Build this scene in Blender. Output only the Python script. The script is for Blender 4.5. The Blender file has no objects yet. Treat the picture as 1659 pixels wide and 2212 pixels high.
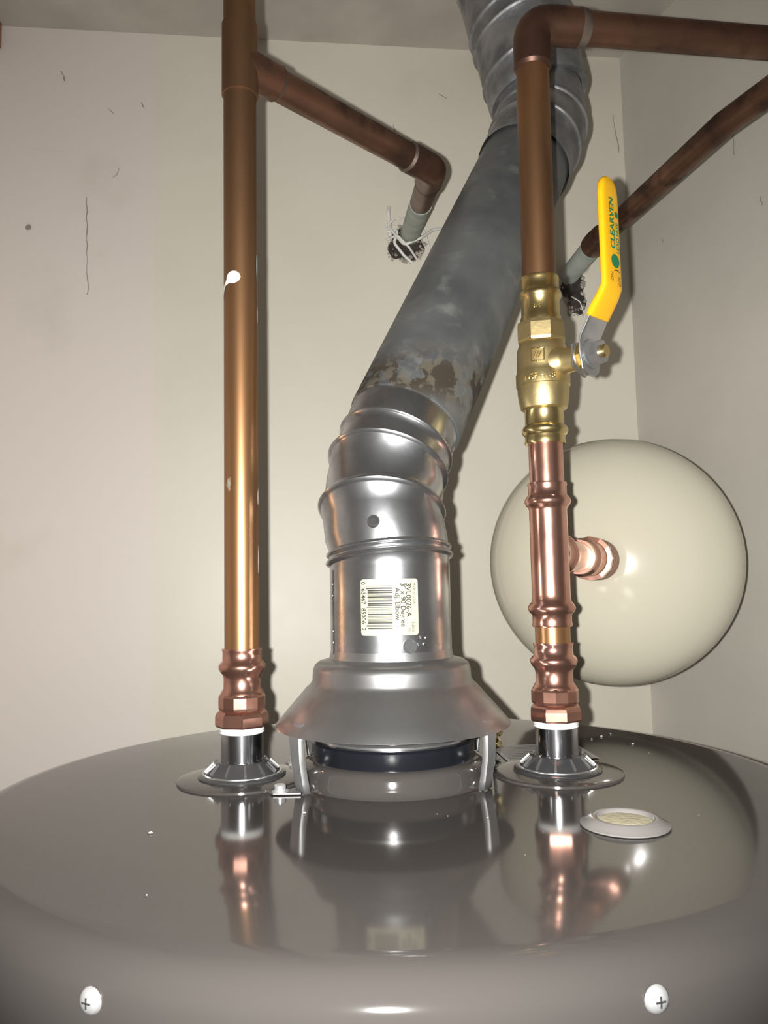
import bpy, bmesh, math, random
from mathutils import Vector, Matrix
random.seed(7)
S = bpy.context.scene
try:
    S.view_settings.view_transform = 'Standard'
    S.view_settings.look = 'None'
except Exception as e:
    print(e)

FLOOR = -1.5
CEIL = 0.788
R = math.radians

# ------------------------------------------------------------------ materials
def nodes_of(m):
    m.use_nodes = True
    nt = m.node_tree
    return nt, nt.nodes, nt.links, nt.nodes['Principled BSDF']

def rgba(c): return (c[0], c[1], c[2], 1.0)

def make_mat(name, c1, c2=None, scale=8, rough=(0.4, 0.5), metal=0.0, bump=0.0, bscale=60,
             stretch=(1, 1, 1), lo=0.35, hi=0.65, detail=5, coat=0.0, bdist=0.001, spec=0.5, ior=1.5):
    m = bpy.data.materials.new(name)
    nt, N, L, b = nodes_of(m)
    if c2 is None: c2 = c1
    tc = N.new('ShaderNodeTexCoord'); mp = N.new('ShaderNodeMapping')
    mp.inputs['Scale'].default_value = stretch
    L.new(tc.outputs['Object'], mp.inputs['Vector'])
    nz = N.new('ShaderNodeTexNoise'); nz.inputs['Scale'].default_value = scale
    nz.inputs['Detail'].default_value = detail
    L.new(mp.outputs['Vector'], nz.inputs['Vector'])
    cr = N.new('ShaderNodeValToRGB')
    cr.color_ramp.elements[0].position = lo; cr.color_ramp.elements[1].position = hi
    cr.color_ramp.elements[0].color = rgba(c1); cr.color_ramp.elements[1].color = rgba(c2)
    L.new(nz.outputs['Fac'], cr.inputs['Fac'])
    L.new(cr.outputs['Color'], b.inputs['Base Color'])
    mr = N.new('ShaderNodeMapRange')
    mr.inputs['From Min'].default_value = 0.3; mr.inputs['From Max'].default_value = 0.7
    mr.inputs['To Min'].default_value = rough[0]; mr.inputs['To Max'].default_value = rough[1]
    L.new(nz.outputs['Fac'], mr.inputs['Value'])
    L.new(mr.outputs['Result'], b.inputs['Roughness'])
    b.inputs['Metallic'].default_value = metal
    b.inputs['Coat Weight'].default_value = coat
    b.inputs['Coat Roughness'].default_value = 0.05
    b.inputs['Specular IOR Level'].default_value = spec
    b.inputs['IOR'].default_value = ior
    if bump > 0:
        n2 = N.new('ShaderNodeTexNoise'); n2.inputs['Scale'].default_value = bscale
        n2.inputs['Detail'].default_value = 3
        L.new(mp.outputs['Vector'], n2.inputs['Vector'])
        bp = N.new('ShaderNodeBump'); bp.inputs['Strength'].default_value = bump
        bp.inputs['Distance'].default_value = bdist
        L.new(n2.outputs['Fac'], bp.inputs['Height'])
        L.new(bp.outputs['Normal'], b.inputs['Normal'])
    return m

def add_mask_color(m, color, scale, lo, hi, zr=None, zsoft=0.02, stretch=(1, 1, 1), rough=None, seed=0.0, metal=None, axis='Z', strength=1.0):
    """mix in a patchy colour on top of an existing base colour (optionally only between two positions on an axis)"""
    nt, N, L, b = nodes_of(m)
    tc = N.new('ShaderNodeTexCoord'); mp = N.new('ShaderNodeMapping')
    mp.inputs['Scale'].default_value = stretch
    mp.inputs['Location'].default_value = (seed, seed * 1.7, seed * 0.3)
    L.new(tc.outputs['Object'], mp.inputs['Vector'])
    nz = N.new('ShaderNodeTexNoise'); nz.inputs['Scale'].default_value = scale; nz.inputs['Detail'].default_value = 6
    L.new(mp.outputs['Vector'], nz.inputs['Vector'])
    mr = N.new('ShaderNodeMapRange'); mr.interpolation_type = 'SMOOTHSTEP'
    mr.inputs['From Min'].default_value = lo; mr.inputs['From Max'].default_value = hi
    mr.inputs['To Max'].default_value = strength
    L.new(nz.outputs['Fac'], mr.inputs['Value'])
    fac = mr.outputs['Result']
    if zr:
        sp = N.new('ShaderNodeSeparateXYZ'); L.new(tc.outputs['Object'], sp.inputs['Vector'])
        for (a, c) in ((zr[0] - zsoft, zr[0] + zsoft), (zr[1] + zsoft, zr[1] - zsoft)):
            q = N.new('ShaderNodeMapRange'); q.interpolation_type = 'SMOOTHSTEP'
            if a < c:
                q.inputs['From Min'].default_value = a; q.inputs['From Max'].default_value = c
            else:
                q.inputs['From Min'].default_value = c; q.inputs['From Max'].default_value = a
                q.inputs['To Min'].default_value = 1; q.inputs['To Max'].default_value = 0
            L.new(sp.outputs[axis], q.inputs['Value'])
            mu = N.new('ShaderNodeMath'); mu.operation = 'MULTIPLY'
            L.new(fac, mu.inputs[0]); L.new(q.outputs['Result'], mu.inputs[1]); fac = mu.outputs[0]
    def mixin(sock, kind, val):
        old = sock.links[0].from_socket if sock.links else None
        mx = N.new('ShaderNodeMix'); mx.data_type = kind
        i0, i1, o = (6, 7, 2) if kind == 'RGBA' else (2, 3, 0)
        if old: L.new(old, mx.inputs[i0])
        else: mx.inputs[i0].default_value = sock.default_value
        mx.inputs[i1].default_value = val
        L.new(fac, mx.inputs[0]); L.new(mx.outputs[o], sock)
    mixin(b.inputs['Base Color'], 'RGBA', rgba(color))
    if rough is not None: mixin(b.inputs['Roughness'], 'FLOAT', rough)
    if metal is not None: mixin(b.inputs['Metallic'], 'FLOAT', metal)

M_wall = make_mat('painted_plaster', (0.605, 0.565, 0.475), (0.64, 0.60, 0.51), scale=5, rough=(0.4, 0.5), bump=0.12, bscale=90, bdist=0.0008)
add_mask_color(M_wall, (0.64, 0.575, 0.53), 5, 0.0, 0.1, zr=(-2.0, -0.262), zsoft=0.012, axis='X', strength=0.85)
add_mask_color(M_wall, (0.50, 0.46, 0.39), 9, 0.58, 0.75, seed=4.4, strength=0.35)
M_wallL = make_mat('painted_plaster_left', (0.62, 0.55, 0.51), (0.60, 0.54, 0.49), scale=5, rough=(0.4, 0.5), bump=0.12, bscale=90)
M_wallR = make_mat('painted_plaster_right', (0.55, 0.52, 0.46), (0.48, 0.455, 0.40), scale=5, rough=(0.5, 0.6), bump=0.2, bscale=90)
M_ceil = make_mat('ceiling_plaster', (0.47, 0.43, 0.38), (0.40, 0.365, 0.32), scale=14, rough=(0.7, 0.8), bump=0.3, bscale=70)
M_floor = make_mat('concrete_floor', (0.3, 0.28, 0.26), (0.22, 0.21, 0.2), scale=9, rough=(0.8, 0.9), bump=0.3)
M_wood = make_mat('stained_wood', (0.22, 0.09, 0.05), (0.30, 0.14, 0.09), scale=12, rough=(0.4, 0.5), stretch=(1, 0.1, 1))
M_tank = make_mat('grey_enamel', (0.048, 0.0435, 0.040), (0.052, 0.047, 0.0435), scale=3, rough=(0.07, 0.10), bump=0.02, bscale=9, bdist=0.0015, spec=0.42)
M_galv = make_mat('new_galvanized_steel', (0.62, 0.63, 0.64), (0.34, 0.35, 0.36), scale=30, rough=(0.18, 0.34), metal=0.96, bump=0.28, bscale=34, bdist=0.001)
M_hood = make_mat('hood_galvanized', (0.44, 0.44, 0.435), (0.28, 0.28, 0.28), scale=26, rough=(0.30, 0.42), metal=0.93, bump=0.12, bscale=60, bdist=0.0006)
M_leg = make_mat('leg_galvanized', (0.28, 0.28, 0.28), (0.20, 0.20, 0.20), scale=60, rough=(0.42, 0.52), metal=0.7, bump=0.1, bscale=90)
M_flue = make_mat('weathered_galvanized', (0.20, 0.21, 0.21), (0.11, 0.117, 0.12), scale=20, rough=(0.40, 0.58), metal=0.6, bump=0.1, bscale=70)
add_mask_color(M_flue, (0.28, 0.29, 0.275), 50, 0.55, 0.8, rough=0.5, seed=3)
add_mask_color(M_flue, (0.032, 0.023, 0.014), 60, 0.47, 0.52, zr=(0.236, 0.278), zsoft=0.016, rough=0.9, seed=1.3, metal=0.0)
add_mask_color(M_flue, (0.10, 0.088, 0.065), 120, 0.50, 0.58, zr=(0.236, 0.278), zsoft=0.012, rough=0.7, seed=6.3, metal=0.1, strength=0.8)
M_flue2 = make_mat('old_duct_metal', (0.42, 0.42, 0.425), (0.20, 0.205, 0.21), scale=38, rough=(0.35, 0.6), metal=0.8, bump=0.8, bscale=50, bdist=0.002)
M_black = make_mat('black_gasket', (0.008, 0.009, 0.012), rough=(0.18, 0.25))
M_dark = make_mat('dark_void', (0.02, 0.016, 0.013), (0.05, 0.04, 0.03), scale=120, rough=(0.9, 0.9))
M_chrome = make_mat('zinc_nipple', (0.74, 0.75, 0.78), (0.6, 0.61, 0.65), scale=30, rough=(0.13, 0.2), metal=1)
M_screw = make_mat('bright_screw', (0.72, 0.73, 0.73), (0.6, 0.6, 0.6), scale=200, rough=(0.3, 0.4), metal=0.7)
M_plast = make_mat('grey_plastic_seal', (0.03, 0.03, 0.032), (0.045, 0.045, 0.045), rough=(0.15, 0.22))
M_teflon = make_mat('thread_tape', (0.78, 0.78, 0.76), rough=(0.6, 0.7))
M_copnew = make_mat('new_copper', (0.86, 0.49, 0.39), (0.66, 0.34, 0.25), scale=35, rough=(0.16, 0.27), metal=0.97, bump=0.1, bscale=60)
M_cop = make_mat('aged_copper', (0.50, 0.27, 0.125), (0.31, 0.15, 0.07), scale=26, rough=(0.25, 0.42), metal=0.88, stretch=(1, 1, 0.14), bump=0.06, bscale=80)
add_mask_color(M_cop, (0.20, 0.11, 0.06), 14, 0.25, 0.60, zr=(0.32, 2.0), zsoft=0.18, stretch=(1, 1, 0.4), rough=0.48, seed=2)
add_mask_color(M_cop, (0.12, 0.065, 0.04), 34, 0.48, 0.64, stretch=(1, 1, 0.12), rough=0.5, seed=5, strength=0.75)
add_mask_color(M_cop, (0.42, 0.20, 0.10), 20, 0.55, 0.66, zr=(0.32, 0.75), zsoft=0.05, stretch=(1, 1, 0.25), rough=0.42, seed=12, strength=0.6)
add_mask_color(M_cop, (0.20, 0.28, 0.23), 60, 0.70, 0.76, stretch=(1, 1, 0.5), rough=0.8, seed=9, metal=0.1, strength=0.8)
M_copdark = make_mat('oxidized_copper', (0.17, 0.085, 0.052), (0.09, 0.047, 0.032), scale=24, rough=(0.32, 0.45), metal=0.7, bump=0.1, bscale=70)
add_mask_color(M_copdark, (0.05, 0.028, 0.02), 36, 0.50, 0.68, rough=0.6, seed=4, strength=0.8)
M_verd = make_mat('verdigris_pipe', (0.30, 0.345, 0.31), (0.43, 0.46, 0.415), scale=40, rough=(0.7, 0.8), bump=0.3)
M_solder = make_mat('solder', (0.20, 0.16, 0.13), (0.10, 0.07, 0.055), scale=60, rough=(0.4, 0.6), metal=0.6, bump=0.4)
M_brass = make_mat('brass', (0.76, 0.60, 0.29), (0.62, 0.47, 0.20), scale=30, rough=(0.18, 0.28), metal=0.97, bump=0.06)
M_brassc = make_mat('cast_brass', (0.66, 0.53, 0.27), (0.54, 0.42, 0.20), scale=60, rough=(0.34, 0.44), metal=0.95, bump=0.3, bscale=260, bdist=0.0004)
M_yel = make_mat('yellow_vinyl', (0.76, 0.40, 0.008), (0.72, 0.37, 0.007), rough=(0.3, 0.36))
M_green = make_mat('green_print', (0.01, 0.16, 0.07), rough=(0.5, 0.5))
M_blackp = make_mat('black_print', (0.012, 0.012, 0.012), rough=(0.6, 0.6))
M_steel = make_mat('plated_steel', (0.60, 0.60, 0.60), (0.42, 0.42, 0.42), scale=40, rough=(0.22, 0.34), metal=0.9)
M_cream = make_mat('cream_enamel', (0.485, 0.455, 0.36), (0.505, 0.475, 0.375), scale=4, rough=(0.12, 0.17), bump=0.1, bscale=45, bdist=0.0006)
M_label = make_mat('paper_label', (0.41, 0.395, 0.27), (0.43, 0.415, 0.29), rough=(0.5, 0.55), spec=0.3)
M_label2 = make_mat('grey_sticker', (0.30, 0.29, 0.28), rough=(0.3, 0.35))
M_red = make_mat('red_print', (0.4, 0.05, 0.03), rough=(0.5, 0.5))
M_white = make_mat('white_paint', (0.66, 0.65, 0.61), rough=(0.5, 0.6))
M_cap = make_mat('translucent_plastic', (0.20, 0.19, 0.18), rough=(0.2, 0.25))
M_foam = make_mat('foam_insulation', (0.48, 0.44, 0.31), (0.40, 0.36, 0.24), scale=200, rough=(0.8, 0.9), bump=0.5, bscale=400)
M_crack = make_mat('wall_scuff', (0.26, 0.22, 0.19), rough=(0.9, 0.9))
M_crumb = make_mat('broken_plaster', (0.50, 0.46, 0.39), (0.22, 0.2, 0.18), scale=90, rough=(0.9, 0.95), bump=0.6, bscale=200)

# ------------------------------------------------------------------ mesh helpers
def group(name, loc=(0, 0, 0)):
    e = bpy.data.objects.new(name, None); e.empty_display_size = 0.05
    e.location = loc; S.collection.objects.link(e)
    return e

def mk(name, verts, faces, mat, parent=None, smooth=True, ang=35, mats=None, midx=None):
    me = bpy.data.meshes.new(name); me.from_pydata([tuple(v) for v in verts], [], faces)
    bm = bmesh.new(); bm.from_mesh(me)
    bmesh.ops.recalc_face_normals(bm, faces=bm.faces)
    bm.to_mesh(me); bm.free()
    me.materials.append(mat)
    if smooth:
        for p in me.polygons: p.use_smooth = True
        try: me.set_sharp_from_angle(angle=R(ang))
        except Exception: pass
    ob = bpy.data.objects.new(name, me); S.collection.objects.link(ob)
    if parent:
        ob.parent = parent
        ob.matrix_parent_inverse = Matrix.Translation(-Vector(parent.location))
    return ob

def frame(axis):
    a = Vector(axis).normalized()
    h = Vector((0, 0, 1)) if abs(a.z) < 0.9 else Vector((1, 0, 0))
    u = a.cross(h).normalized(); v = a.cross(u).normalized()
    return u, v, a

def lathe(name, prof, mat, parent, center=(0, 0, 0), axis=(0, 0, 1), segs=64, smooth=True, ang=35, rot=0.0):
    """prof: (radius, height along axis)"""
    c = Vector(center); u, v, a = frame(axis)
    vs, fs = [], []
    n = len(prof)
    for (r, h) in prof:
        for k in range(segs):
            t = 2 * math.pi * k / segs + rot
            vs.append(c + a * h + (u * math.cos(t) + v * math.sin(t)) * max(r, 1e-5))
    for i in range(n - 1):
        for k in range(segs):
            k2 = (k + 1) % segs
            fs.append((i * segs + k, i * segs + k2, (i + 1) * segs + k2, (i + 1) * segs + k))
    return mk(name, vs, fs, mat, parent, smooth, ang)

def rings(name, rl, mat, parent, segs=56, cap=False, ang=35):
    """rl: list of (center, normal, radius) swept with parallel transport"""
    vs, fs = [], []
    pu = None
    for (c, n, r) in rl:
        n = Vector(n).normalized(); c = Vector(c)
        if pu is None: pu = frame(n)[0]
        pu = (pu - n * pu.dot(n)).normalized(); pv = n.cross(pu)
        for k in range(segs):
            t = 2 * math.pi * k / segs
            vs.append(c + (pu * math.cos(t) + pv * math.sin(t)) * r)
    for i in range(len(rl) - 1):
        for k in range(segs):
            k2 = (k + 1) % segs
            fs.append((i * segs + k, i * segs + k2, (i + 1) * segs + k2, (i + 1) * segs + k))
    if cap:
        fs.append(tuple(range(segs))[::-1]); fs.append(tuple((len(rl) - 1) * segs + k for k in range(segs)))
    return mk(name, vs, fs, mat, parent, True, ang)

def fillet(pts, rad):
    pts = [Vector(p) for p in pts]
    if not isinstance(rad, (list, tuple)): rad = [rad] * len(pts)
    out = [pts[0]]
    for i in range(1, len(pts) - 1):
        a, b, c = pts[i - 1], pts[i], pts[i + 1]
        d1 = (a - b).normalized(); d2 = (c - b).normalized()
        th = d1.angle(d2)
        if th > math.pi - 0.02: out.append(b); continue
        tl = min(rad[i] / math.tan(th / 2), (a - b).length * 0.49, (c - b).length * 0.49)
        p0 = b + d1 * tl; p1 = b + d2 * tl
        for k in range(9):
            t = k / 8
            out.append(p0 * (1 - t) ** 2 + b * 2 * t * (1 - t) + p1 * t * t)
    out.append(pts[-1])
    return out

def tube(name, pts, r, mat, parent, rad=0.02, segs=28, cap=True):
    P = fillet(pts, rad)
    rl = []
    for i, p in enumerate(P):
        if i == 0: n = P[1] - P[0]
        elif i == len(P) - 1: n = P[-1] - P[-2]
        else: n = (P[i] - P[i - 1]).normalized() + (P[i + 1] - P[i]).normalized()
        rl.append((p, n, r))
    return rings(name, rl, mat, parent, segs, cap, 50)

def box(name, lo, hi, mat, parent=None, smooth=False):
    x0, y0, z0 = lo; x1, y1, z1 = hi
    vs = [(x0, y0, z0), (x1, y0, z0), (x1, y1, z0), (x0, y1, z0), (x0, y0, z1), (x1, y0, z1), (x1, y1, z1), (x0, y1, z1)]
    fs = [(0, 1, 2, 3), (4, 5, 6, 7), (0, 1, 5, 4), (1, 2, 6, 5), (2, 3, 7, 6), (3, 0, 4, 7)]
    return mk(name, vs, fs, mat, parent, smooth)

def prism(name, foot, z0, z1, mat, parent=None):
    n = len(foot)
    vs = [(x, y, z0) for x, y in foot] + [(x, y, z1) for x, y in foot]
    fs = [tuple(range(n)), tuple(range(n, 2 * n))] + [(i, (i + 1) % n, n + (i + 1) % n, n + i) for i in range(n)]
    return mk(name, vs, fs, mat, parent, False)

def text(name, body, size, fn, mat, parent, extrude=0.0, bold=0.0, align='LEFT'):
    cu = bpy.data.curves.new(name, 'FONT'); cu.body = body; cu.size = size
    cu.extrude = extrude; cu.offset = bold; cu.align_x = align; cu.resolution_u = 4
    ob = bpy.data.objects.new(name + '_tmp', cu); S.collection.objects.link(ob)
    dg = bpy.context.evaluated_depsgraph_get(); dg.update()
    me = bpy.data.meshes.new_from_object(ob.evaluated_get(dg))
    bpy.data.objects.remove(ob)
    for v in me.vertices: v.co = fn(v.co.x, v.co.y, v.co.z)
    me.materials.clear(); me.materials.append(mat)
    o = bpy.data.objects.new(name, me); S.collection.objects.link(o)
    o.parent = parent; o.matrix_parent_inverse = Matrix.Translation(-Vector(parent.location))
    return o

def surf_patch(name, outline, fn, mat, parent, nr=5):
    """star-shaped flat patch: outline of (s,t) mapped by fn(s,t)->Vector"""
    cx = sum(p[0] for p in outline) / len(outline); cy = sum(p[1] for p in outline) / len(outline)
    n = len(outline); vs = [fn(cx, cy)]; fs = []
    for j in range(1, nr + 1):
        for (s, t) in outline: vs.append(fn(cx + (s - cx) * j / nr, cy + (t - cy) * j / nr))
    for k in range(n): fs.append((0, 1 + k, 1 + (k + 1) % n))
    for j in range(nr - 1):
        for k in range(n):
            a = 1 + j * n + k; b = 1 + j * n + (k + 1) % n
            fs.append((a, b, b + n, a + n))
    return mk(name, vs, fs, mat, parent)

def grid_patch(name, s0, s1, t0, t1, fn, mat, parent, ns=12, nt=1):
    vs = [fn(s0 + (s1 - s0) * i / ns, t0 + (t1 - t0) * j / nt) for j in range(nt + 1) for i in range(ns + 1)]
    fs = [(j * (ns + 1) + i, j * (ns + 1) + i + 1, (j + 1) * (ns + 1) + i + 1, (j + 1) * (ns + 1) + i) for j in range(nt) for i in range(ns)]
    return mk(name, vs, fs, mat, parent)

# ------------------------------------------------------------------ room
def wy(x): return 0.93 + 0.105 * x            # back wall plane
XL = -0.455
XC = 0.313
rx1 = XC + 0.35 * (wy(XC) + 0.35)
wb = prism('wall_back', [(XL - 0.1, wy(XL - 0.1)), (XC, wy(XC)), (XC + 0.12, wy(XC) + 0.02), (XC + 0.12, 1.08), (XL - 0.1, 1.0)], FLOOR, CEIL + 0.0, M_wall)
prism('wall_left', [(XL, -0.35), (XL, wy(XL)), (XL - 0.1, wy(XL - 0.1)), (XL - 0.1, -0.35)], FLOOR, CEIL, M_wallL)
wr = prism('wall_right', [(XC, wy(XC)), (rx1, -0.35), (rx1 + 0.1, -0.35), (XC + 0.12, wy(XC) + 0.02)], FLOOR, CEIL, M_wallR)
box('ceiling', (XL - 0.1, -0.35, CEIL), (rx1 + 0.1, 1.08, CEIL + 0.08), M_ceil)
box('floor', (-1.5, -1.5, FLOOR - 0.05), (1.5, 1.1, FLOOR), M_floor)
box('trim_1', (XL, -0.35, 0.757), (XL + 0.0155, 0.880, CEIL), M_wood)

def W(x, z, e=0.0012): return Vector((x, wy(x) - e, z))
def scuff(name, pts, w):
    vs, fs = [], []
    for i, (x, z) in enumerate(pts):
        ww = w * random.uniform(0.4, 1.2)
        vs += [W(x - ww, z + 0.2 * ww, 0.0006), W(x + ww, z - 0.2 * ww, 0.0006)]
    for i in range(len(pts) - 1): fs.append((2 * i, 2 * i + 1, 2 * i + 3, 2 * i + 2))
    mk(name, vs, fs, M_crack, wb, False)
def wob(x0, z0, x1, z1, n=9, a=0.0012):
    return [(x0 + (x1 - x0) * i / n + random.uniform(-a, a), z0 + (z1 - z0) * i / n) for i in range(n + 1)]
scuff('hairline_crack', wob(-0.341, 0.580, -0.338, 0.462, 14), 0.0006)
scuff('scuff_1', [(-0.318, 0.606), (-0.312, 0.605), (-0.307, 0.609), (-0.305, 0.617)], 0.0006)
scuff('scuff_2', wob(-0.372, 0.735, -0.368, 0.722, 4), 0.0008)
scuff('scuff_3', wob(-0.28, 0.70, -0.278, 0.693, 3), 0.0008)
scuff('scuff_4', wob(0.078, 0.728, 0.088, 0.722, 4, 0.0004), 0.0012)
scuff('scuff_5', wob(0.300, 0.71, 0.306, 0.66, 6), 0.0005)
scuff('scuff_6', wob(-0.405, 0.636, -0.35, 0.634, 6, 0.0003), 0.0003)
scuff('scuff_7', wob(-0.318, 0.690, -0.312, 0.684, 3, 0.0004), 0.0008)
scuff('scuff_8', wob(0.02, 0.685, 0.024, 0.675, 3, 0.0004), 0.0006)
surf_patch('paint_chip', [(-0.405 + 0.004 * math.cos(t * .7) * random.uniform(.6, 1.1), 0.541 + 0.004 * math.sin(t * .7) * random.uniform(.6, 1.1)) for t in range(9)], lambda s, t: W(s, t), M_crack, wb, 2)

def hole(tag, cx, cz, rx, rz, seed):
    random.seed(seed)
    n = 36; o = []
    ph = [random.uniform(0, 6.28) for _ in range(4)]
    def rad(t): return 1 + 0.10 * math.sin(2 * t + ph[0]) + 0.10 * math.sin(3 * t + ph[1]) + 0.07 * math.sin(5 * t + ph[2]) + 0.05 * math.sin(9 * t + ph[3])
    for k in range(n):
        t = 2 * math.pi * k / n
        o.append((cx + rx * rad(t) * math.cos(t), cz + rz * rad(t) * math.sin(t)))
    surf_patch('hole_shadow_' + tag, o, lambda s, t: W(s, t, 0.0015), M_dark, wb, 2)
    # crumbled plaster lumps round the edge
    vs, fs = [], []
    for k in range(90):
        t = random.uniform(0, 2 * math.pi); q = rad(t) * random.uniform(0.74, 1.12)
        x = cx + rx * q * math.cos(t); z = cz + rz * q * math.sin(t); s = random.uniform(0.0012, 0.0034)
        b0 = len(vs); c = W(x, z, 0.001)
        for d in ((1, 0, 0), (-1, 0, 0), (0, 0, 1), (0, 0, -1), (0, -0.8, 0), (0, 0.4, 0)):
            vs.append(c + Vector(d) * s * random.uniform(0.5, 1.3))
        for a in (0, 1):
            for bb in (2, 3):
                for cc in (4, 5): fs.append((b0 + a, b0 + bb, b0 + cc))
    mk('broken_plaster_' + tag, vs, fs, M_crumb, wb, False)
hole('1', 0.033, 0.532, 0.019, 0.024, 3)
hole('2', 0.240, 0.478, 0.015, 0.028, 5)
random.seed(11)
def string(name, pts, r=0.0011):
    tube(name, [W(x, z, e) for x, z, e in pts], r, M_white, wb, 0.006, 8)
string('cord_1', [(0.013, 0.562, .004), (0.015, 0.545, .012), (0.03, 0.523, .02), (0.05, 0.53, .025), (0.065, 0.545, .015), (0.098, 0.556, .004)], 0.0017)
string('cord_2', [(0.006, 0.55, .004), (0.02, 0.556, .02), (0.035, 0.55, .028), (0.055, 0.54, .02), (0.062, 0.525, .004)])
string('cord_3', [(0.008, 0.535, .004), (0.022, 0.535, .02), (0.036, 0.52, .02), (0.046, 0.512, .004)], 0.0014)
string('cord_4', [(0.014, 0.540, .003), (0.012, 0.57, .006), (0.013, 0.578, .003)], 0.0024)
string('cord_7', [(0.010, 0.545, .006), (0.024, 0.546, .012), (0.018, 0.53, .010), (0.030, 0.516, .006), (0.04, 0.508, .003)], 0.0018)
string('cord_5', [(0.225, 0.505, .004), (0.24, 0.49, .02), (0.255, 0.50, .01), (0.262, 0.515, .003)])
string('cord_6', [(0.235, 0.47, .004), (0.245, 0.462, .008), (0.252, 0.445, .003)], 0.0007)

# marks on right wall
def WR(t, z, e=0.0008):
    y = wy(XC) - t; return Vector((XC + 0.35 * t - e * 0.94, y - e * 0.33, z))
for i, (t, z0, z1) in enumerate(((0.17, 0.59, 0.56), (0.06, 0.52, 0.515), (0.2, 0.50, 0.49), (0.23, 0.07, 0.06))):
    vs = []; fs = []
    for k in range(5):
        zz = z0 + (z1 - z0) * k / 4; tt = t + random.uniform(-.001, .001)
        vs += [WR(tt - .0005, zz), WR(tt + .0005, zz)]
    for k in range(4): fs.append((2 * k, 2 * k + 1, 2 * k + 3, 2 * k + 2))
    mk('scuff_r%d' % i, vs, fs, M_crack, wr, False)

# ------------------------------------------------------------------ water heater
CX, CY = 0.004, 0.509          # jacket centre
PY = 0.515                     # line of the nipples / flue
FX = 0.003                     # flue centre x
PL, PR = -0.0925, 0.1065       # pipe x positions
RH = 0.254
wh = group('water_heater', (CX, CY, FLOOR))
lathe('top_pan', [(0.0, 0.0), (0.06, 0.0), (0.12, 0.0), (0.18, 0.0), (RH - 0.020, 0.0), (RH - 0.0165, -0.0003), (RH - 0.0115, -0.0013), (RH - 0.0072, -0.0033), (RH - 0.0038, -0.0064), (RH - 0.0013, -0.0102), (RH, -0.0140),
                  (RH, -0.034), (RH - 0.001, -0.0355), (RH - 0.0035, -0.0355)], M_tank, wh, (CX, CY, 0), segs=160, ang=60)
lathe('jacket', [(RH - 0.0035, -0.03), (RH - 0.0035, FLOOR + 0.03), (RH - 0.010, FLOOR + 0.03), (RH - 0.010, FLOOR)], M_tank, wh, (CX, CY, 0), segs=128)
# jacket screws
for i, (dx, dy, sz) in enumerate(((-0.1036, -0.231, -0.0155), (0.0800, -0.2410, -0.0138), (-0.24, -0.07, -0.017), (0.235, -0.08, -0.017), (0.0, 0.25, -0.017))):
    d = Vector((dx, dy, 0)).normalized(); c = Vector((CX, CY, sz)) + d * (RH - 0.0002)
    lathe('jacket_screw_%d' % i, [(0.0044, 0), (0.0044, 0.0006), (0.0036, 0.0018), (0.0020, 0.0025), (0, 0.0027)], M_screw, wh, c, d, 24)
    u, v, a = frame(d)
    for (p, q) in ((u, v), (v, u)):
        pp = [c + a * 0.0022 + p * (x * 0.0018) + q * (y * 0.0003) for x, y in ((-1, -1), (1, -1), (1, 1), (-1, 1))]
        pp += [x + a * 0.0006 for x in pp]
        mk('screw_slot', pp, [(0, 1, 2, 3), (4, 5, 6, 7), (0, 1, 5, 4), (1, 2, 6, 5), (2, 3, 7, 6), (3, 0, 4, 7)], M_plast, wh, False)
# flue collar, gasket ring
FC = (FX, PY, 0)
lathe('flue_collar', [(0.0600, 0), (0.0580, 0.0015), (0.0568, 0.005), (0.0566, 0.0095), (0.0550, 0.0125), (0.0515, 0.0140), (0.0500, 0.0140), (0.0500, 0.0)], M_tank, wh, FC, segs=96, ang=60)
lathe('gasket_ring', [(0.0508, 0.0135), (0.0512, 0.0145), (0.0512, 0.0235), (0.0500, 0.0248), (0.0470, 0.0250), (0.0465, 0.0235)], M_black, wh, FC, segs=96)
lathe('flue_outlet', [(0.0470, 0.010), (0.0470, 0.0262), (0.0455, 0.0275), (0.0440, 0.0262), (0.0438, 0.002)], M_steel, wh, FC, segs=96)
lathe('flue_outlet_floor', [(0, 0.003), (0.044, 0.003)], M_dark, wh, FC)
lathe('flue_baffle', [(0.012, 0.003), (0.012, 0.024), (0.010, 0.024)], M_steel, wh, FC)
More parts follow.
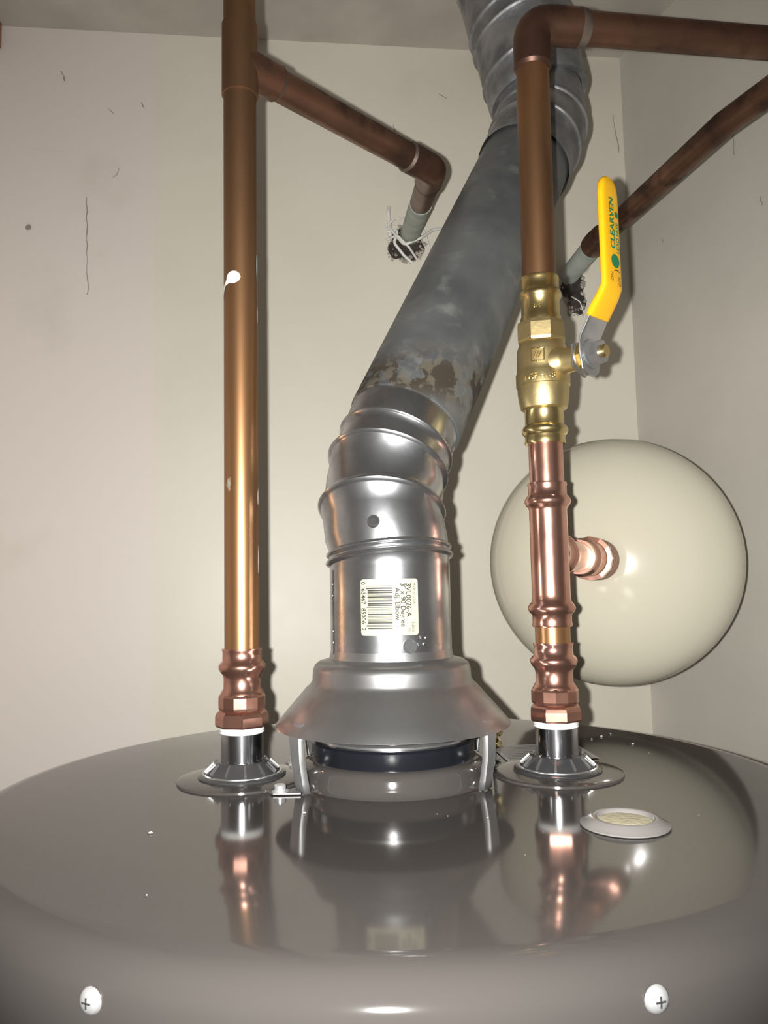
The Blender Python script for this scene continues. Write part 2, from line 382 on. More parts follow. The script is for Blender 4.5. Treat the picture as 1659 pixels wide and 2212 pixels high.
# nipples
for i, px in enumerate((PL, PR)):
    c = (px, PY, 0)
    lathe('nipple_washer_%d' % i, [(0.0405, 0.0), (0.0402, 0.0012), (0.038, 0.0018), (0.028, 0.0026), (0.014, 0.003)], M_tank, wh, c, ang=60)
    lathe('nipple_seal_%d' % i, [(0.0272, 0.0018), (0.0274, 0.0034), (0.0260, 0.0042), (0.0240, 0.0044), (0.0232, 0.0052), (0.0165, 0.0110), (0.0150, 0.0118), (0.0134, 0.0118)], M_plast, wh, c, segs=72, ang=25)
    lathe('seal_rim_%d' % i, [(0.0250, 0.0044), (0.0248, 0.0050), (0.0236, 0.0052), (0.0234, 0.0046)], M_steel, wh, c, segs=72)
    for k in range(12):
        t = 2 * math.pi * (k + 0.5) / 12; d = Vector((math.cos(t), math.sin(t), 0)); w = Vector((-d.y, d.x, 0))
        b = Vector(c)
        p = [b + d * 0.0228 + w * 0.0007 + Vector((0, 0, .0056)), b + d * 0.0228 - w * 0.0007 + Vector((0, 0, .0056)),
             b + d * 0.0172 - w * 0.0005 + Vector((0, 0, .0108)), b + d * 0.0172 + w * 0.0005 + Vector((0, 0, .0108))]
        p += [x + Vector((0, 0, .0011)) + d * 0.0006 for x in p]
        mk('seal_fin_%d_%d' % (i, k), p, [(0, 1, 2, 3), (4, 5, 6, 7), (0, 1, 5, 4), (1, 2, 6, 5), (2, 3, 7, 6), (3, 0, 4, 7)], M_steel, wh, False)
    lathe('nipple_%d' % i, [(0.0133, 0.0), (0.0133, 0.030)], M_chrome, wh, c)
    pr = [(0.0133, 0.0288)]
    for k in range(4):
        z = 0.0290 + k * 0.0015; pr += [(0.0141, z + 0.0004), (0.0134, z + 0.0012)]
    lathe('thread_tape_%d' % i, pr + [(0.012, 0.0355)], M_teflon, wh, c, ang=80)
# foam-fill plug
lathe('plug_rim', [(0.0215, 0.0004), (0.0216, 0.0010), (0.0190, 0.0022), (0.0165, 0.0040), (0.0150, 0.0044), (0.0138, 0.0040), (0.0132, 0.0020)], M_cap, wh, (0.1155, 0.404, 0), ang=60)
lathe('plug_foam', [(0, 0.0030), (0.008, 0.0030), (0.0135, 0.0024)], M_foam, wh, (0.1155, 0.404, 0))
# sticker behind right nipple
def T(x, y, z=0.0006): return Vector((x, y, z))
stk = [(0.075, 0.600), (0.138, 0.606), (0.143, 0.553), (0.080, 0.547)]
mk('rating_sticker', [T(x, y) for x, y in stk], [(0, 1, 2, 3)], M_label2, wh, False)
for k in range(9):
    f = 0.08 + k * 0.095
    a = Vector((0.075, 0.600)).lerp(Vector((0.080, 0.547)), f); b = Vector((0.138, 0.606)).lerp(Vector((0.143, 0.553)), f)
    for (q0, q1, mt) in ((0.04, 0.58 - 0.05 * (k % 3), M_plast), (0.68, 0.93 - 0.06 * (k % 2), M_red if k % 3 == 0 else M_plast)):
        p0 = a.lerp(b, q0); p1 = a.lerp(b, q1)
        mk('sticker_rule_%d' % k, [T(p0.x, p0.y, .0009), T(p1.x, p1.y, .0009), T(p1.x, p1.y - .0014, .0009), T(p0.x, p0.y - .0014, .0009)], [(0, 1, 2, 3)], mt, wh, False)

# ------------------------------------------------------------------ draft hood
dh = group('draft_hood', (FX, PY, 0))
lathe('hood_skirt', [(0.0386, 0.0795), (0.0395, 0.0745), (0.0420, 0.0735), (0.0462, 0.0725), (0.0488, 0.0705), (0.0500, 0.0675), (0.0505, 0.0610), (0.0520, 0.0585), (0.0545, 0.0563),
                     (0.0600, 0.0500), (0.0680, 0.0410), (0.0738, 0.0342), (0.0742, 0.0335), (0.0734, 0.0335), (0.0590, 0.0490), (0.049, 0.0575), (0.0485, 0.068)], M_hood, dh, FC, segs=128, ang=50)
for i, ang in enumerate((-145, -35, 35, 145)):
    d = Vector((math.cos(R(ang)), math.sin(R(ang)), 0)); w = Vector((-d.y, d.x, 0)); c = Vector(FC); Z = Vector((0, 0, 1))
    rows = []
    for (r, z, hw, dep) in ((0.0690, 0.0405, 0.0075, 0.001), (0.0705, 0.0310, 0.0070, 0.0022), (0.0695, 0.018, 0.0062, 0.0028), (0.0675, 0.006, 0.0060, 0.003), (0.0665, 0.0006, 0.0062, 0.003)):
        o = c + d * r + Z * z
        rows.append([o - w * hw - d * dep, o - w * hw * 0.75, o - w * hw * 0.3, o + w * hw * 0.3, o + w * hw * 0.75, o + w * hw - d * dep])
    vs = [p for r_ in rows for p in r_]; nn = 6
    fs = [(j * nn + k, j * nn + k + 1, (j + 1) * nn + k + 1, (j + 1) * nn + k) for j in range(len(rows) - 1) for k in range(nn - 1)]
    ob = mk('hood_leg_%d' % i, vs, fs, M_leg, dh, True, 25)
    sm = ob.modifiers.new('thick', 'SOLIDIFY'); sm.thickness = 0.0007
    side = Vector((-1 if d.x < 0 else 1, 0, 0))
    if d.y < 0 and d.x < 0 or d.y > 0:
        o = c + d * 0.066
        tabv = [o + Vector((0, -.005, .0006)), o + Vector((0, .005, .0006)), o + side * 0.016 + Vector((0, .005, .0006)), o + side * 0.019 + Vector((0, 0, .0006)), o + side * 0.016 + Vector((0, -.005, .0006))]
        t2 = [p + Vector((0, 0, .0008)) for p in tabv]
        mk('hood_foot_%d' % i, tabv + t2, [(0, 1, 2, 3, 4), (5, 6, 7, 8, 9)] + [(k, (k + 1) % 5, 5 + (k + 1) % 5, 5 + k) for k in range(5)], M_leg, dh, False)
        lathe('foot_screw_%d' % i, [(0.0050, 0), (0.0050, 0.0006), (0.0034, 0.0010), (0.0034, 0.0036), (0.0028, 0.0042), (0, 0.0042)], M_screw, dh, o + side * 0.0125 + Vector((0, 0, .0012)), (0, 0, 1), 12)
# tiny brass screw at the right of the hood
lathe('side_screw', [(0.003, 0), (0.003, 0.003), (0.0018, 0.004), (0, 0.004)], M_brass, dh, (0.0700, 0.527, 0.0245), (0.5, -0.85, 0), 12)
lathe('side_screw_b', [(0.0035, 0), (0.0035, 0.002), (0.002, 0.004), (0, 0.004)], M_brass, dh, (0.0690, 0.525, 0.0175), (0.5, -0.85, 0), 12)
tube('side_wire', [(0.066, 0.53, 0.034), (0.0700, 0.527, 0.026), (0.0690, 0.526, 0.018), (0.068, 0.526, 0.001)], 0.0012, M_steel, dh, 0.003, 8)

# ------------------------------------------------------------------ vent pipe
vp = group('vent_pipe', (FX, PY, 0.076))
RV = 0.0386
A0 = Vector((FX, PY, 0.074)); A1 = Vector((FX, PY, 0.1360))
B = Vector((-0.0015, 0.519, 0.168)); C = Vector((0.0028, 0.527, 0.197)); D = Vector((0.0130, 0.5398, 0.2249))
E = Vector((0.1478, 0.700, 0.528))
up = (E - D).normalized()
n1 = Vector((-0.06, 0.14, 1)).normalized(); n2 = Vector((0.08, 0.48, 1)).normalized(); n3 = Vector((0.28, 0.56, 1)).normalized(); n4 = up
def bead(c, n, r=RV, h=0.0020, w=0.0022):
    n = Vector(n).normalized()
    return [(c + n * (w * k), n, r + h * v) for k, v in ((-1.6, 0), (-1.1, 0.35), (-0.6, 0.85), (0, 1), (0.6, 0.85), (1.1, 0.35), (1.6, 0))]
zz = Vector((0, 0, 1))
rl = [(A0, zz, RV), (A1 - zz * 0.012, zz, RV), (A1 - zz * 0.006, Vector((0, .06, 1)), RV)]
rl += bead(A1, n1, RV - 0.0002, 0.0028, 0.0014)
rl += bead(A1 + n1 * 0.0052, n1, RV - 0.0002, 0.0022, 0.0013)
rl += [(A1.lerp(B, 0.4), n1.lerp(n2, 0.3), RV + 0.0010), (A1.lerp(B, 0.7), n1.lerp(n2, 0.7), RV + 0.0010)]
rl += bead(B, n2, RV + 0.0006, 0.0028, 0.0014)
rl += [(B + n2 * 0.006, n2, RV - 0.0004), (B.lerp(C, 0.5), n2.lerp(n3, 0.5), RV + 0.0004)]
rl += bead(C, n3, RV - 0.0002, 0.0028, 0.0013)
rl += [(C + (D - C) * 0.35, n3.lerp(n4, 0.5), RV - 0.0006)]
rl += bead(C + (D - C) * 0.55, n3.lerp(n4, 0.7), RV - 0.0002, 0.0018, 0.0011)
rl += [(D, n4, RV - 0.0002), (D + up * 0.022, n4, RV - 0.0002)]
rings('adjustable_elbow', rl, M_galv, vp, 96, ang=50)
# rivets + longitudinal seam on elbow's vertical section
def cyl(s, z, e=0.0006, cx=FX, cy=PY, r=RV):
    t = s / r; return Vector((cx + math.sin(t) * (r + e), cy - math.cos(t) * (r + e), z))
for (s, z) in ((-0.0475, 0.085), (-0.0475, 0.092), (-0.0475, 0.114), (-0.0475, 0.121), (0.017, 0.0845), (0.0205, 0.0845), (0.0185, 0.0885), (0.022, 0.088)):
    c = cyl(s, z, -0.0004); d = (c - Vector((FX, PY, z))).normalized()
    lathe('rivet', [(0.0013, 0), (0.0012, 0.0006), (0.0007, 0.0011), (0, 0.0012)], M_galv, vp, c, d, 14)
lathe('stamp_disc', [(0.0045, 0), (0.0045, 0.0005), (0.0036, 0.0005), (0.0034, 0.0002), (0, 0.0002)], M_galv, vp, cyl(0.011, 0.0835, 0.0000), Vector((math.sin(0.285), -math.cos(0.285), 0)), 24)
grid_patch('seam_strip', -0.0500, -0.0455, 0.078, 0.130, lambda s, t: cyl(s, t, 0.0007), M_galv, vp, 4, 4)
# dark pivot rivet on second gore
lathe('gore_stamp', [(0.0040, -.0016), (0.0038, 0.0005), (0.0022, 0.0007), (0.0020, 0.0003), (0, 0.0003)], M_plast, vp, Vector((-0.0065, 0.4788, 0.1585)), Vector((-0.08, -1, 0.30)), 24)
# straight pipe
Dp = D + up * 0.006
rings('straight_pipe', [(Dp, up, RV - 0.0004), (Dp, up, RV + 0.0010), (Dp + up * 0.012, up, RV + 0.0010), (E - up * 0.02, up, RV + 0.0010)], M_flue, vp, 80, ang=50)
# upper elbow & duct
F_ = Vector((0.1585, 0.722, 0.560)); G = Vector((0.1545, 0.726, 0.592)); Hh = Vector((0.118, 0.745, CEIL))
m1 = (up + Vector((0, 0.1, 0.4))).normalized(); ud = (Hh - G).normalized()
rl = [(E - up * 0.05, up, RV + 0.0030), (E - up * 0.02, up, RV + 0.0034)]
rl += bead(E - up * 0.012, up, RV + 0.0034, 0.002, 0.0015)
rl += [(E + up * 0.004, up, RV + 0.004)]
rl += bead(E.lerp(F_, 0.55), m1, RV + 0.004, 0.002, 0.0015)
rl += [(F_, (m1 + ud).normalized(), RV + 0.003), (G, ud, RV + 0.002)]
rings('upper_elbow', rl, M_flue2, vp, 72, ang=50)
RD = 0.0480
rl = [(G - ud * 0.010, ud, RD - 0.007), (G - ud * 0.011, ud, RD - 0.002), (G - ud * 0.008, ud, RD - 0.0005), (G, ud, RD)]
L_ = (Hh - G).length
for f in (0.10, 0.30, 0.38, 0.60, 0.82):
    rl += bead(G + ud * (L_ * f), (ud + Vector((0.14 * (-1 if int(f * 10) % 2 else 1), 0, 0))).normalized(), RD + 0.0004 * (f * 10), 0.0018, 0.0018)
rl += [(Hh, ud, RD + 0.002)]
rings('ceiling_duct', rl, M_flue2, vp, 72, ang=50)

# label on the elbow
zt, zb = 0.1235, 0.0900
s_of = lambda u: (u - 849) * 0.000288
lab = []
r0, s0, s1 = 0.0018, s_of(785), s_of(907)
for (cx_, cz_, a0) in ((s1 - r0, zt - r0, 0), (s0 + r0, zt - r0, 90), (s0 + r0, zb + r0, 180), (s1 - r0, zb + r0, 270)):
    for k in range(5):
        t = R(a0 + k * 22.5); lab.append((cx_ + r0 * math.cos(t), cz_ + r0 * math.sin(t)))
dense = []
for i in range(len(lab)):
    p, q = lab[i], lab[(i + 1) % len(lab)]
    nseg = 14 if abs(p[0] - q[0]) > 0.01 else 1
    for k in range(nseg): dense.append((p[0] + (q[0] - p[0]) * k / nseg, p[1] + (q[1] - p[1]) * k / nseg))
surf_patch('barcode_label', dense, lambda s, t: cyl(s, t, 0.0004), M_label, vp, 10)
def lt(sx, z0):
    return lambda x, y, z: cyl(sx + y, z0 - x, 0.0007)
text('label_text_digits', '0  63467  85006  2', 0.0038, lt(s_of(787), zt - 0.0014), M_blackp, vp, bold=0.00005)
random.seed(21)
z = zt - 0.0040; k = 0
while z > zb + 0.0035:
    w = random.choice((0.0003, 0.0003, 0.0006, 0.0009))
    ext = s_of(798) if k in (0, 1, 12, 13, 24, 25) else s_of(801)
    grid_patch('bar_%d' % k, ext, s_of(852), z - w, z, lambda s, t: cyl(s, t, 0.0007), M_blackp, vp, 8, 1)
    z -= w + random.choice((0.0003, 0.0003, 0.0005, 0.0007)); k += 1
text('label_text_elbow', 'Adj. Elbow', 0.0044, lt(s_of(858), zt - 0.0052), M_blackp, vp, bold=0.00006)
text('label_text_size', '3" x 90 Degree', 0.0042, lt(s_of(869.5), zt - 0.0025), M_blackp, vp, bold=0.00006)
text('label_text_code', '3VL0026-A', 0.0044, lt(s_of(881), zt - 0.0025), M_blackp, vp, bold=0.00006)
text('label_text_origin', 'Made in U.S.A.', 0.0022, lt(s_of(896), zt - 0.0025), M_blackp, vp)
text('label_text_date', '3/2016', 0.0022, lt(s_of(892), zt - 0.0255), M_blackp, vp)
text('label_text_mv', 'MV', 0.0022, lt(s_of(884), zt - 0.0290), M_blackp, vp)

# ------------------------------------------------------------------ copper pipes
RP = 0.0111
def adapter(tag, px, parent, z0=0.0325):
    c = (px, PY, z0)
    lathe('adapter_hex_' + tag, [(0.0125, 0), (0.0160, 0.0004), (0.0168, 0.0016), (0.0168, 0.0068), (0.0160, 0.0088), (0.0140, 0.0108)], M_copnew, parent, c, segs=8, smooth=False, rot=R(12))
    lathe('adapter_body_' + tag, [(0.0134, 0.0100), (0.0138, 0.0112), (0.0138, 0.0205), (0.0130, 0.0222), (0.0118, 0.0240), (0.0117, 0.0300), (0.0122, 0.0325), (0.0138, 0.0345), (0.0148, 0.0366),
                                  (0.0148, 0.0384), (0.0136, 0.0402), (0.0124, 0.0410), (0.0123, 0.0470), (0.0128, 0.0482), (0.0126, 0.0490), (0.0110, 0.0490)], M_copnew, parent, c, ang=60)
    lathe('adapter_facets_' + tag, [(0.0120, 0.0108), (0.0146, 0.0112), (0.0149, 0.0125), (0.0149, 0.0190), (0.0140, 0.0206), (0.0122, 0.0222)], M_copnew, parent, c, segs=12, smooth=False, rot=R(20))

cl = group('copper_pipe', (PL, PY, 0.0325))
adapter('l', PL, cl)
ztee = 0.4736
tube('riser', [(PL, PY, 0.078), (PL - 0.001, PY, CEIL)], RP, M_cop, cl)
lathe('tee_sleeve', [(0.0111, -0.026), (0.0123, -0.0255), (0.0123, 0.0255), (0.0111, 0.026)], M_cop, cl, (PL - 0.0005, PY, ztee + 0.006), ang=60)
K0 = Vector((PL, PY, ztee + 0.004)); K1 = Vector((0.047, 0.652, ztee)); K2 = Vector((0.0372, wy(0.0372) + 0.01, 0.546))
tube('branch', [K0, K1, K1.lerp(K2, 0.50)], RP, M_copdark, cl, [0, 0.014, 0])
bd = (K1 - K0).normalized()
tube('tee_outlet', [K0, K0 + bd * 0.030], 0.0124, M_copdark, cl)
rings('tee_solder', [(K0 + bd * 0.030, bd, 0.0126), (K0 + bd * 0.0325, bd, 0.0112)], M_solder, cl)
kd = (K2 - K1).normalized()
tube('elbow_fitting', [K1 - bd * 0.030, K1, K1 + kd * 0.036], 0.0126, M_copdark, cl, 0.0145)
rings('elbow_solder_a', [(K1 - bd * 0.0325, bd, 0.0113), (K1 - bd * 0.030, bd, 0.0127)], M_solder, cl)
rings('elbow_solder_b', [(K1 + kd * 0.036, kd, 0.0127), (K1 + kd * 0.039, kd, 0.0113)], M_solder, cl)
tube('stub_to_wall', [K1.lerp(K2, 0.40), K2], RP + 0.0005, M_verd, cl)
# paint splash on the riser
def cp(s, z, e=0.0004):
    t = s / RP; return Vector((PL - 0.0004 + math.sin(t) * (RP + e), PY - math.cos(t) * (RP + e), z))
surf_patch('paint_drip_1', [(-0.003 + 0.0050 * math.cos(t * .393), 0.3225 + 0.0042 * math.sin(t * .393)) for t in range(16)], cp, M_white, cl, 3)
surf_patch('paint_drip_2', [(-0.008, 0.3205), (-0.004, 0.3195), (-0.005, 0.3235), (-0.008, 0.322), (-0.0105, 0.3190), (-0.0125, 0.3165), (-0.0130, 0.310), (-0.0140, 0.308), (-0.0135, 0.318)], cp, M_white, cl, 3)
for i, (s, z, a, b_) in enumerate(((0.0155, 0.333, .0012, .010), (0.0158, 0.30, .0007, .006), (0.0157, 0.178, .0008, .006), (0.0159, 0.137, .0007, .010))):
    surf_patch('paint_edge_%d' % i, [(s + a * math.cos(t * .63), z + b_ * math.sin(t * .63) * random.uniform(.7, 1.1)) for t in range(10)], cp, M_verd if i == 0 else M_white, cl, 2)

cr = group('copper_pipe.001', (PR, PY, 0.0325))
adapter('r', PR, cr)
tube('lower_stub', [(PR, PY, 0.078), (PR, PY, 0.110)], RP, M_cop, cr)
# press tee
TZ = 0.1385
pr = [(0.0112, 0.0915), (0.0124, 0.0915), (0.0127, 0.0925), (0.0124, 0.0945), (0.0124, 0.0990), (0.0140, 0.1005), (0.0150, 0.1025), (0.0150, 0.1040), (0.0138, 0.1062), (0.0126, 0.1072), (0.0122, 0.112), (0.0122, 0.150), (0.0121, 0.1665),
      (0.0126, 0.1680), (0.0138, 0.1692), (0.0148, 0.1712), (0.0148, 0.1728), (0.0138, 0.1748), (0.0124, 0.1762), (0.0123, 0.1815), (0.0127, 0.1830), (0.0124, 0.1842), (0.0112, 0.1842)]
lathe('press_tee', pr, M_copnew, cr, (PR, PY, 0), ang=60)
ax = Vector((0.412, 0.911, 0)).normalized(); T0 = Vector((PR, PY, TZ))
TL = 0.190
AP = T0 + ax * TL      # apex of expansion tank
lathe('tee_branch', [(0.0118, 0.006), (0.0118, 0.018), (0.0128, 0.020), (0.0145, 0.0225), (0.0145, 0.0255), (0.0128, 0.028), (0.0126, 0.040), (0.0112, 0.041)], M_copnew, cr, T0, ax, ang=60)
lathe('branch_stub', [(0.0111, 0.03), (0.0111, 0.105)], M_copnew, cr, T0, ax)
o_ = TL - 0.148
lathe('branch_adapter', [(0.0112, o_ + 0.052), (0.0130, o_ + 0.052), (0.0130, o_ + 0.064), (0.0150, o_ + 0.067), (0.0150, o_ + 0.071), (0.0130, o_ + 0.074), (0.0130, o_ + 0.086), (0.0145, o_ + 0.092), (0.0145, o_ + 0.108), (0.0125, o_ + 0.108)], M_copnew, cr, T0, ax, ang=60)
lathe('branch_hex', [(0.0125, o_ + 0.100), (0.0180, o_ + 0.101), (0.0180, o_ + 0.110), (0.0125, o_ + 0.111)], M_copnew, cr, T0, ax, segs=12, smooth=False)
pr = [(0.0135, o_ + 0.112)]
for k in range(7):
    q = o_ + 0.114 + k * 0.0048; pr += [(0.0176, q), (0.0176, q + 0.0012), (0.0140, q + 0.0030)]
lathe('branch_thread', pr + [(0.0150, o_ + 0.150)], M_copnew, cr, T0, ax, ang=20)
tube('middle_riser', [(PR, PY, 0.180), (PR, PY, 0.214)], RP, M_copnew, cr)
g0 = Vector((0.2425, 0.860, 0.498)); g1 = Vector((0.2935, 0.640, 0.5025)); gw = Vector((0.2335, 0.968, 0.4982))
tube('upper_riser', [(PR, PY, 0.316), (PR + 0.001, PY, 0.503), (0.2900, 0.546, 0.507), (0.330, 0.553, 0.505), g1, g0], RP, M_cop, cr, [0, 0.016, 0.02, 0.016, 0.02, 0])
ob = bpy.data.objects['upper_riser']; ob.data.materials.append(M_copdark)
for p in ob.data.polygons:
    if p.center.x > 0.135: p.material_index = 1
q0 = Vector((PR + 0.001, PY, 0.503)); qd = (Vector((0.29, 0.546, 0.507)) - q0).normalized()
tube('elbow_fitting', [q0 - Vector((0, 0, 0.032)), q0, q0 + qd * 0.034], 0.0127, M_copdark, cr, 0.0155)
rings('elbow_solder_a', [(q0 + qd * 0.034, qd, 0.0128), (q0 + qd * 0.038, qd, 0.0122), (q0 + qd * 0.041, qd, 0.0112)], M_solder, cr)
rings('elbow_solder_b', [(q0 - zz * 0.0345, zz, 0.0113), (q0 - zz * 0.032, zz, 0.0128)], M_copdark, cr)
gd = (g0 - g1).normalized(); ge = (gw - g0).normalized()
tube('wall_elbow', [g0 - gd * 0.016, g0, g0 + ge * 0.010], 0.0135, M_copdark, cr, 0.010)
tube('stub_to_wall', [g0 + ge * 0.004, gw], RP + 0.0006, M_verd, cr)
k0 = Vector((0.330, 0.553, 0.505))
tube('corner_elbow', [k0 - Vector((0.034, 0.006, 0)), k0, k0 + (g1 - k0).normalized() * 0.034], 0.0126, M_copdark, cr, 0.0155)

# ------------------------------------------------------------------ ball valve
bv = group('ball_valve', (PR, PY, 0.209))
c = (PR, PY, 0)
lathe('valve_end_lower', [(0.0112, 0.2095), (0.0130, 0.2095), (0.0134, 0.2105), (0.0130, 0.2130), (0.0130, 0.2150), (0.0142, 0.2160), (0.0150, 0.2178), (0.0150, 0.2192), (0.0140, 0.2210), (0.0128, 0.2218), (0.0126, 0.2225), (0.0126, 0.2315), (0.0134, 0.2325)], M_brass, bv, c, ang=50)
lathe('valve_body', [(0.0130, 0.2320), (0.0150, 0.2330), (0.0156, 0.2350), (0.0164, 0.2400), (0.0168, 0.2440), (0.0168, 0.2475), (0.0176, 0.2480), (0.0176, 0.2560), (0.0170, 0.2570), (0.0168, 0.2600), (0.0166, 0.2670),
                      (0.0162, 0.2725), (0.0150, 0.2760), (0.0140, 0.2775)], M_brassc, bv, c, ang=40)
lathe('valve_hex', [(0.0135, 0.2765), (0.0158, 0.2770), (0.0164, 0.2785), (0.0164, 0.2880), (0.0158, 0.2905), (0.0135, 0.2915)], M_brassc, bv, c, segs=8, smooth=False, rot=R(10))
lathe('valve_end_upper', [(0.0132, 0.2905), (0.0134, 0.2940), (0.0126, 0.2960), (0.0126, 0.3055), (0.0136, 0.3070), (0.0142, 0.3085), (0.0142, 0.3100), (0.0134, 0.3120), (0.0126, 0.3130), (0.0126, 0.3190), (0.0130, 0.3200), (0.0127, 0.3215), (0.0112, 0.3215)], M_brass, bv, c, ang=50)
sN = Vector((0.68, -0.733, 0)).normalized(); sw = Vector((0.733, 0.68, 0)).normalized()
SC = Vector((PR, PY, 0.2615))
lathe('stem_port', [(0.0125, 0.008), (0.0110, 0.014), (0.0088, 0.018), (0.0080, 0.020), (0.0080, 0.0275), (0.0090, 0.0280), (0.0090, 0.0310), (0.006, 0.0310)], M_brassc, bv, SC, sN, 40)
lathe('packing_nut', [(0.0055, 0.0305), (0.0072, 0.031), (0.0072, 0.036), (0.005, 0.036)], M_brass, bv, SC, sN, 6, False)
lathe('handle_nut', [(0.0040, 0.0385), (0.0076, 0.0386), (0.0082, 0.0392), (0.0082, 0.0440), (0.0074, 0.0455), (0.0040, 0.0455)], M_steel, bv, SC, sN, 6, False, rot=R(20))
lathe('nut_washer', [(0.0094, 0.0372), (0.0094, 0.0386), (0.004, 0.0386)], M_steel, bv, SC, sN, 32)
lathe('stem_end', [(0.0042, 0.030), (0.0042, 0.0475), (0.0036, 0.0482), (0, 0.0482)], M_brass, bv, SC, sN, 20)
def ribbon(name, rows, mat, thick):
    """rows: (s_offset, z, halfwidth, half-thickness, tilt normal(s,z))"""
    vs, fs = [], []; K = 20
    for (so, z_, hw, ht, nx, nz) in rows:
        o = SC + sN * so + Vector((0, 0, z_ - SC.z)); nn = (sN * nx + Vector((0, 0, nz))).normalized()
        for k in range(K):
            t = 2 * math.pi * k / K
            cc, ss = math.cos(t), math.sin(t); e = 0.45
            X = math.copysign(abs(cc) ** e, cc) * hw; Y = math.copysign(abs(ss) ** 0.6, ss) * ht
            vs.append(o + sw * X + nn * Y)
    for i in range(len(rows) - 1):
        for k in range(K):
            fs.append((i * K + k, i * K + (k + 1) % K, (i + 1) * K + (k + 1) % K, (i + 1) * K + k))
    fs.append(tuple(range(K))); fs.append(tuple((len(rows) - 1) * K + k for k in range(K)))
    return mk(name, vs, fs, mat, bv, True, 40)
ribbon('handle_steel', [(0.0360, 0.2480, 0.004, 0.0011, 1, 0), (0.0360, 0.2510, 0.0090, 0.0011, 1, 0), (0.0360, 0.2620, 0.0115, 0.0011, 1, 0), (0.0360, 0.2690, 0.0112, 0.0011, 1, 0), (0.0368, 0.2725, 0.0108, 0.0011, 1, -0.4),
                        (0.0425, 0.2820, 0.0104, 0.0011, 1, -0.6), (0.0460, 0.2890, 0.0100, 0.0011, 1, -0.6)], M_steel, 0.002)
lathe('stop_tab', [(0.004, 0.029), (0.0125, 0.029), (0.0125, 0.0305), (0.004, 0.0305)], M_steel, bv, SC - Vector((0, 0, 0.001)), sN, 5, False, rot=0.6)
HS = 0.0535
ribbon('handle_sleeve', [(0.0424, 0.2828, 0.0098, 0.0012, 1, -0.6), (0.0428, 0.2834, 0.0110, 0.0024, 1, -0.6), (0.0450, 0.2870, 0.0111, 0.0026, 1, -0.6), (0.0506, 0.2950, 0.0106, 0.0026, 1, -0.5), (HS - 0.0003, 0.2998, 0.0101, 0.0026, 1, -0.2), (HS, 0.304, 0.0098, 0.0026, 1, 0),
                         (HS, 0.330, 0.0096, 0.0026, 1, 0), (HS, 0.358, 0.0096, 0.0026, 1, 0), (HS, 0.3638, 0.0088, 0.0026, 1, 0), (HS, 0.3675, 0.0070, 0.0024, 1, 0), (HS, 0.3698, 0.0042, 0.0018, 1, 0), (HS, 0.3705, 0.0012, 0.0008, 1, 0)], M_yel, 0.005)
def hp(w0, z0):
    return lambda x, y, z: SC + sN * (HS + 0.0029) + sw * (w0 - y) + Vector((0, 0, z0 + x - SC.z))
def hp0(w, z): return SC + sN * (HS + 0.00285) + sw * w + Vector((0, 0, z - SC.z))
text('handle_text_name', 'CLEARVEN', 0.0068, hp(0.0012, 0.3235), M_green, bv, bold=0.00022)
text('handle_text_lead_free', 'LEAD FREE', 0.0042, hp(0.0060, 0.3215), M_green, bv, bold=0.00010)
text('handle_text_on', 'ON', 0.0036, hp(-0.0022, 0.3025), M_blackp, bv)
text('handle_text_off', 'OFF', 0.0036, hp(0.0062, 0.3005), M_blackp, bv)
surf_patch('round_mark', [(0.0010 + 0.0046 * math.cos(t * .3142), 0.3160 + 0.0044 * math.sin(t * .3142)) for t in range(20)], hp0, M_green, bv, 2)
surf_patch('round_mark_small', [(0.0044 + 0.0020 * math.cos(t * .3142), 0.3465 + 0.0022 * math.sin(t * .3142)) for t in range(20)], hp0, M_green, bv, 2)
arc = [(0.0022 + 0.0060 * math.cos(a_), 0.3035 + 0.0065 * math.sin(a_)) for a_ in [R(60 + 12 * k) for k in range(6)]]
vs = []
for (w_, z_) in arc: vs += [hp0(w_, z_), hp0(w_, z_ + 0.0007)]
mk('turn_arrow', vs, [(2 * i, 2 * i + 1, 2 * i + 3, 2 * i + 2) for i in range(5)], M_blackp, bv, False)
# cast lettering + plain square mark
def vb(s_, z_, x, y, e):
    t = (s_ + x) / 0.0176; rr = 0.0176 + e
    return Vector((PR + math.sin(t) * rr, PY - math.cos(t) * rr, z_ + y))
text('cast_text', 'NSF-61-8', 0.0056, lambda x, y, z: vb(-0.0165, 0.2500, x, y, z), M_brass, bv, extrude=0.0005)
ro = 0.0042
sq = [(-ro, -ro), (ro, -ro), (ro, ro), (-ro, ro)]
for i in range(4):
    p, q = sq[i], sq[(i + 1) % 4]
    pts = [vb(-0.0065, 0.2655, p[0] + (q[0] - p[0]) * k / 4, p[1] + (q[1] - p[1]) * k / 4, -0.0006) for k in range(5)]
    tube('cast_square_%d' % i, pts, 0.0005, M_brass, bv, 0.0, 8)
for k in (-1, 0, 1):
    pts = [vb(-0.0065, 0.2655, k * 0.0016 - 0.001, -0.0022, -0.0006), vb(-0.0065, 0.2655, k * 0.0016 + 0.001, 0.0022, -0.0006)]
    tube('cast_stripe_%d' % k, pts, 0.0005, M_brass, bv, 0.0, 8)
text('cast_text_size', '3/4', 0.0045, lambda x, y, z: Vector((PR + math.sin((x - .008) / .0128) * (.0127 + z), PY - math.cos((x - .008) / .0128) * (.0127 + z), .2985 + y)), M_brass, bv, extrude=0.0004)

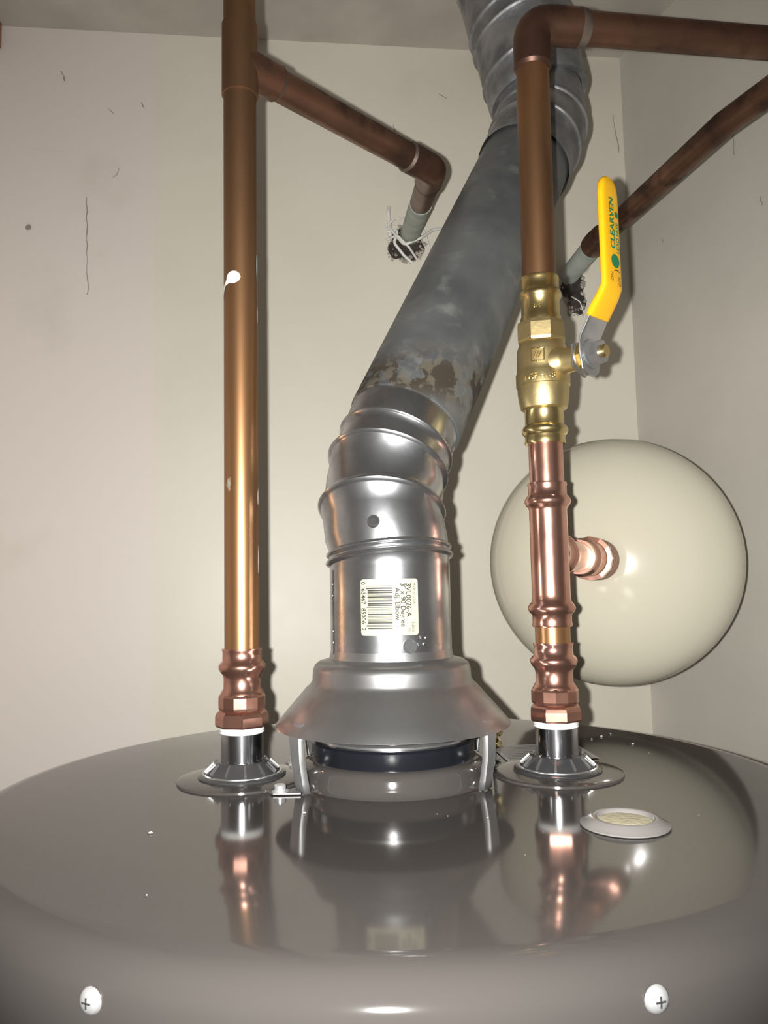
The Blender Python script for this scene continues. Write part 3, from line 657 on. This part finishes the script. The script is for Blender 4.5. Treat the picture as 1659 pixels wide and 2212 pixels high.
# ------------------------------------------------------------------ expansion tank
et = group('expansion_tank', tuple(AP))
RT = 0.1150
prof = [(0.0, -0.002), (0.014, -0.002), (0.016, 0.0), (0.024, 0.0008)]
for k in range(1, 17):
    t = math.pi / 2 * k / 16
    rr = RT * math.sin(t) ** 0.98
    if rr > 0.026: prof.append((rr, 0.062 * (1 - math.cos(t))))
prof += [(RT, 0.066), (RT - 0.0010, 0.0674), (RT - 0.0010, 0.0684), (RT, 0.0698), (RT + 0.0006, 0.078), (RT - 0.0008, 0.0794), (RT - 0.0008, 0.0806), (RT + 0.0006, 0.082), (RT, 0.108)]
for k in range(1, 15):
    t = math.pi / 2 * k / 14
    prof.append((RT * math.cos(t), 0.108 + 0.042 * math.sin(t)))
lathe('tank_shell', prof, M_cream, et, AP, ax, 128, ang=50)

# ------------------------------------------------------------------ debris on the heater top
random.seed(5)
vs, fs = [], []
pos = [(-0.118, 0.405, .0012), (-0.045, 0.435, .0010), (-0.096, 0.325, .0006), (0.155, 0.62, .001), (0.165, 0.63, .0012), (0.18, 0.60, .001), (0.175, 0.64, .001), (0.05, 0.42, .0006), (0.03, 0.425, .0005)]
for i in range(10): pos.append((random.uniform(-0.13, 0.2), random.uniform(0.36, 0.64), random.uniform(0.0002, 0.0004)))
for (x, y, s_) in pos:
    b0 = len(vs); o = Vector((x, y, s_ * 0.4))
    for d in ((1, 0, 0), (-1, 0, 0), (0, 1, 0), (0, -1, 0), (0, 0, .6), (0, 0, -.4)): vs.append(o + Vector(d) * s_ * random.uniform(.7, 1.2))
    for a in (0, 1):
        for bb in (2, 3):
            for cc in (4, 5): fs.append((b0 + a, b0 + bb, b0 + cc))
mk('paint_flakes', vs, fs, M_white, None, False)

# ------------------------------------------------------------------ light, world, camera
w = bpy.data.worlds.new('World'); S.world = w; w.use_nodes = True
w.node_tree.nodes['Background'].inputs[0].default_value = (0.9, 0.88, 0.86, 1)
w.node_tree.nodes['Background'].inputs[1].default_value = 0.12
ld = bpy.data.lights.new('flash', 'SPOT'); ld.energy = 31.5; ld.shadow_soft_size = 0.003; ld.color = (1.0, 0.985, 0.955)
ld.spot_size = R(118); ld.spot_blend = 1.0
lo = bpy.data.objects.new('flash', ld); S.collection.objects.link(lo)
lo.matrix_world = Matrix.Translation((-0.016, 0.0, 0.121)) @ Matrix.Rotation(R(90 + 4), 4, 'X')

cd = bpy.data.cameras.new('cam'); cam = bpy.data.objects.new('cam', cd); S.collection.objects.link(cam)
cd.sensor_fit = 'VERTICAL'; cd.sensor_height = 36; cd.sensor_width = 27; cd.lens = 27.99
cd.clip_start = 0.01
cam.matrix_world = Matrix.Translation((0, 0, 0.119)) @ Matrix.Rotation(R(90 + 5.35), 4, 'X') @ Matrix.Rotation(-0.019, 4, 'Z')
S.camera = cam
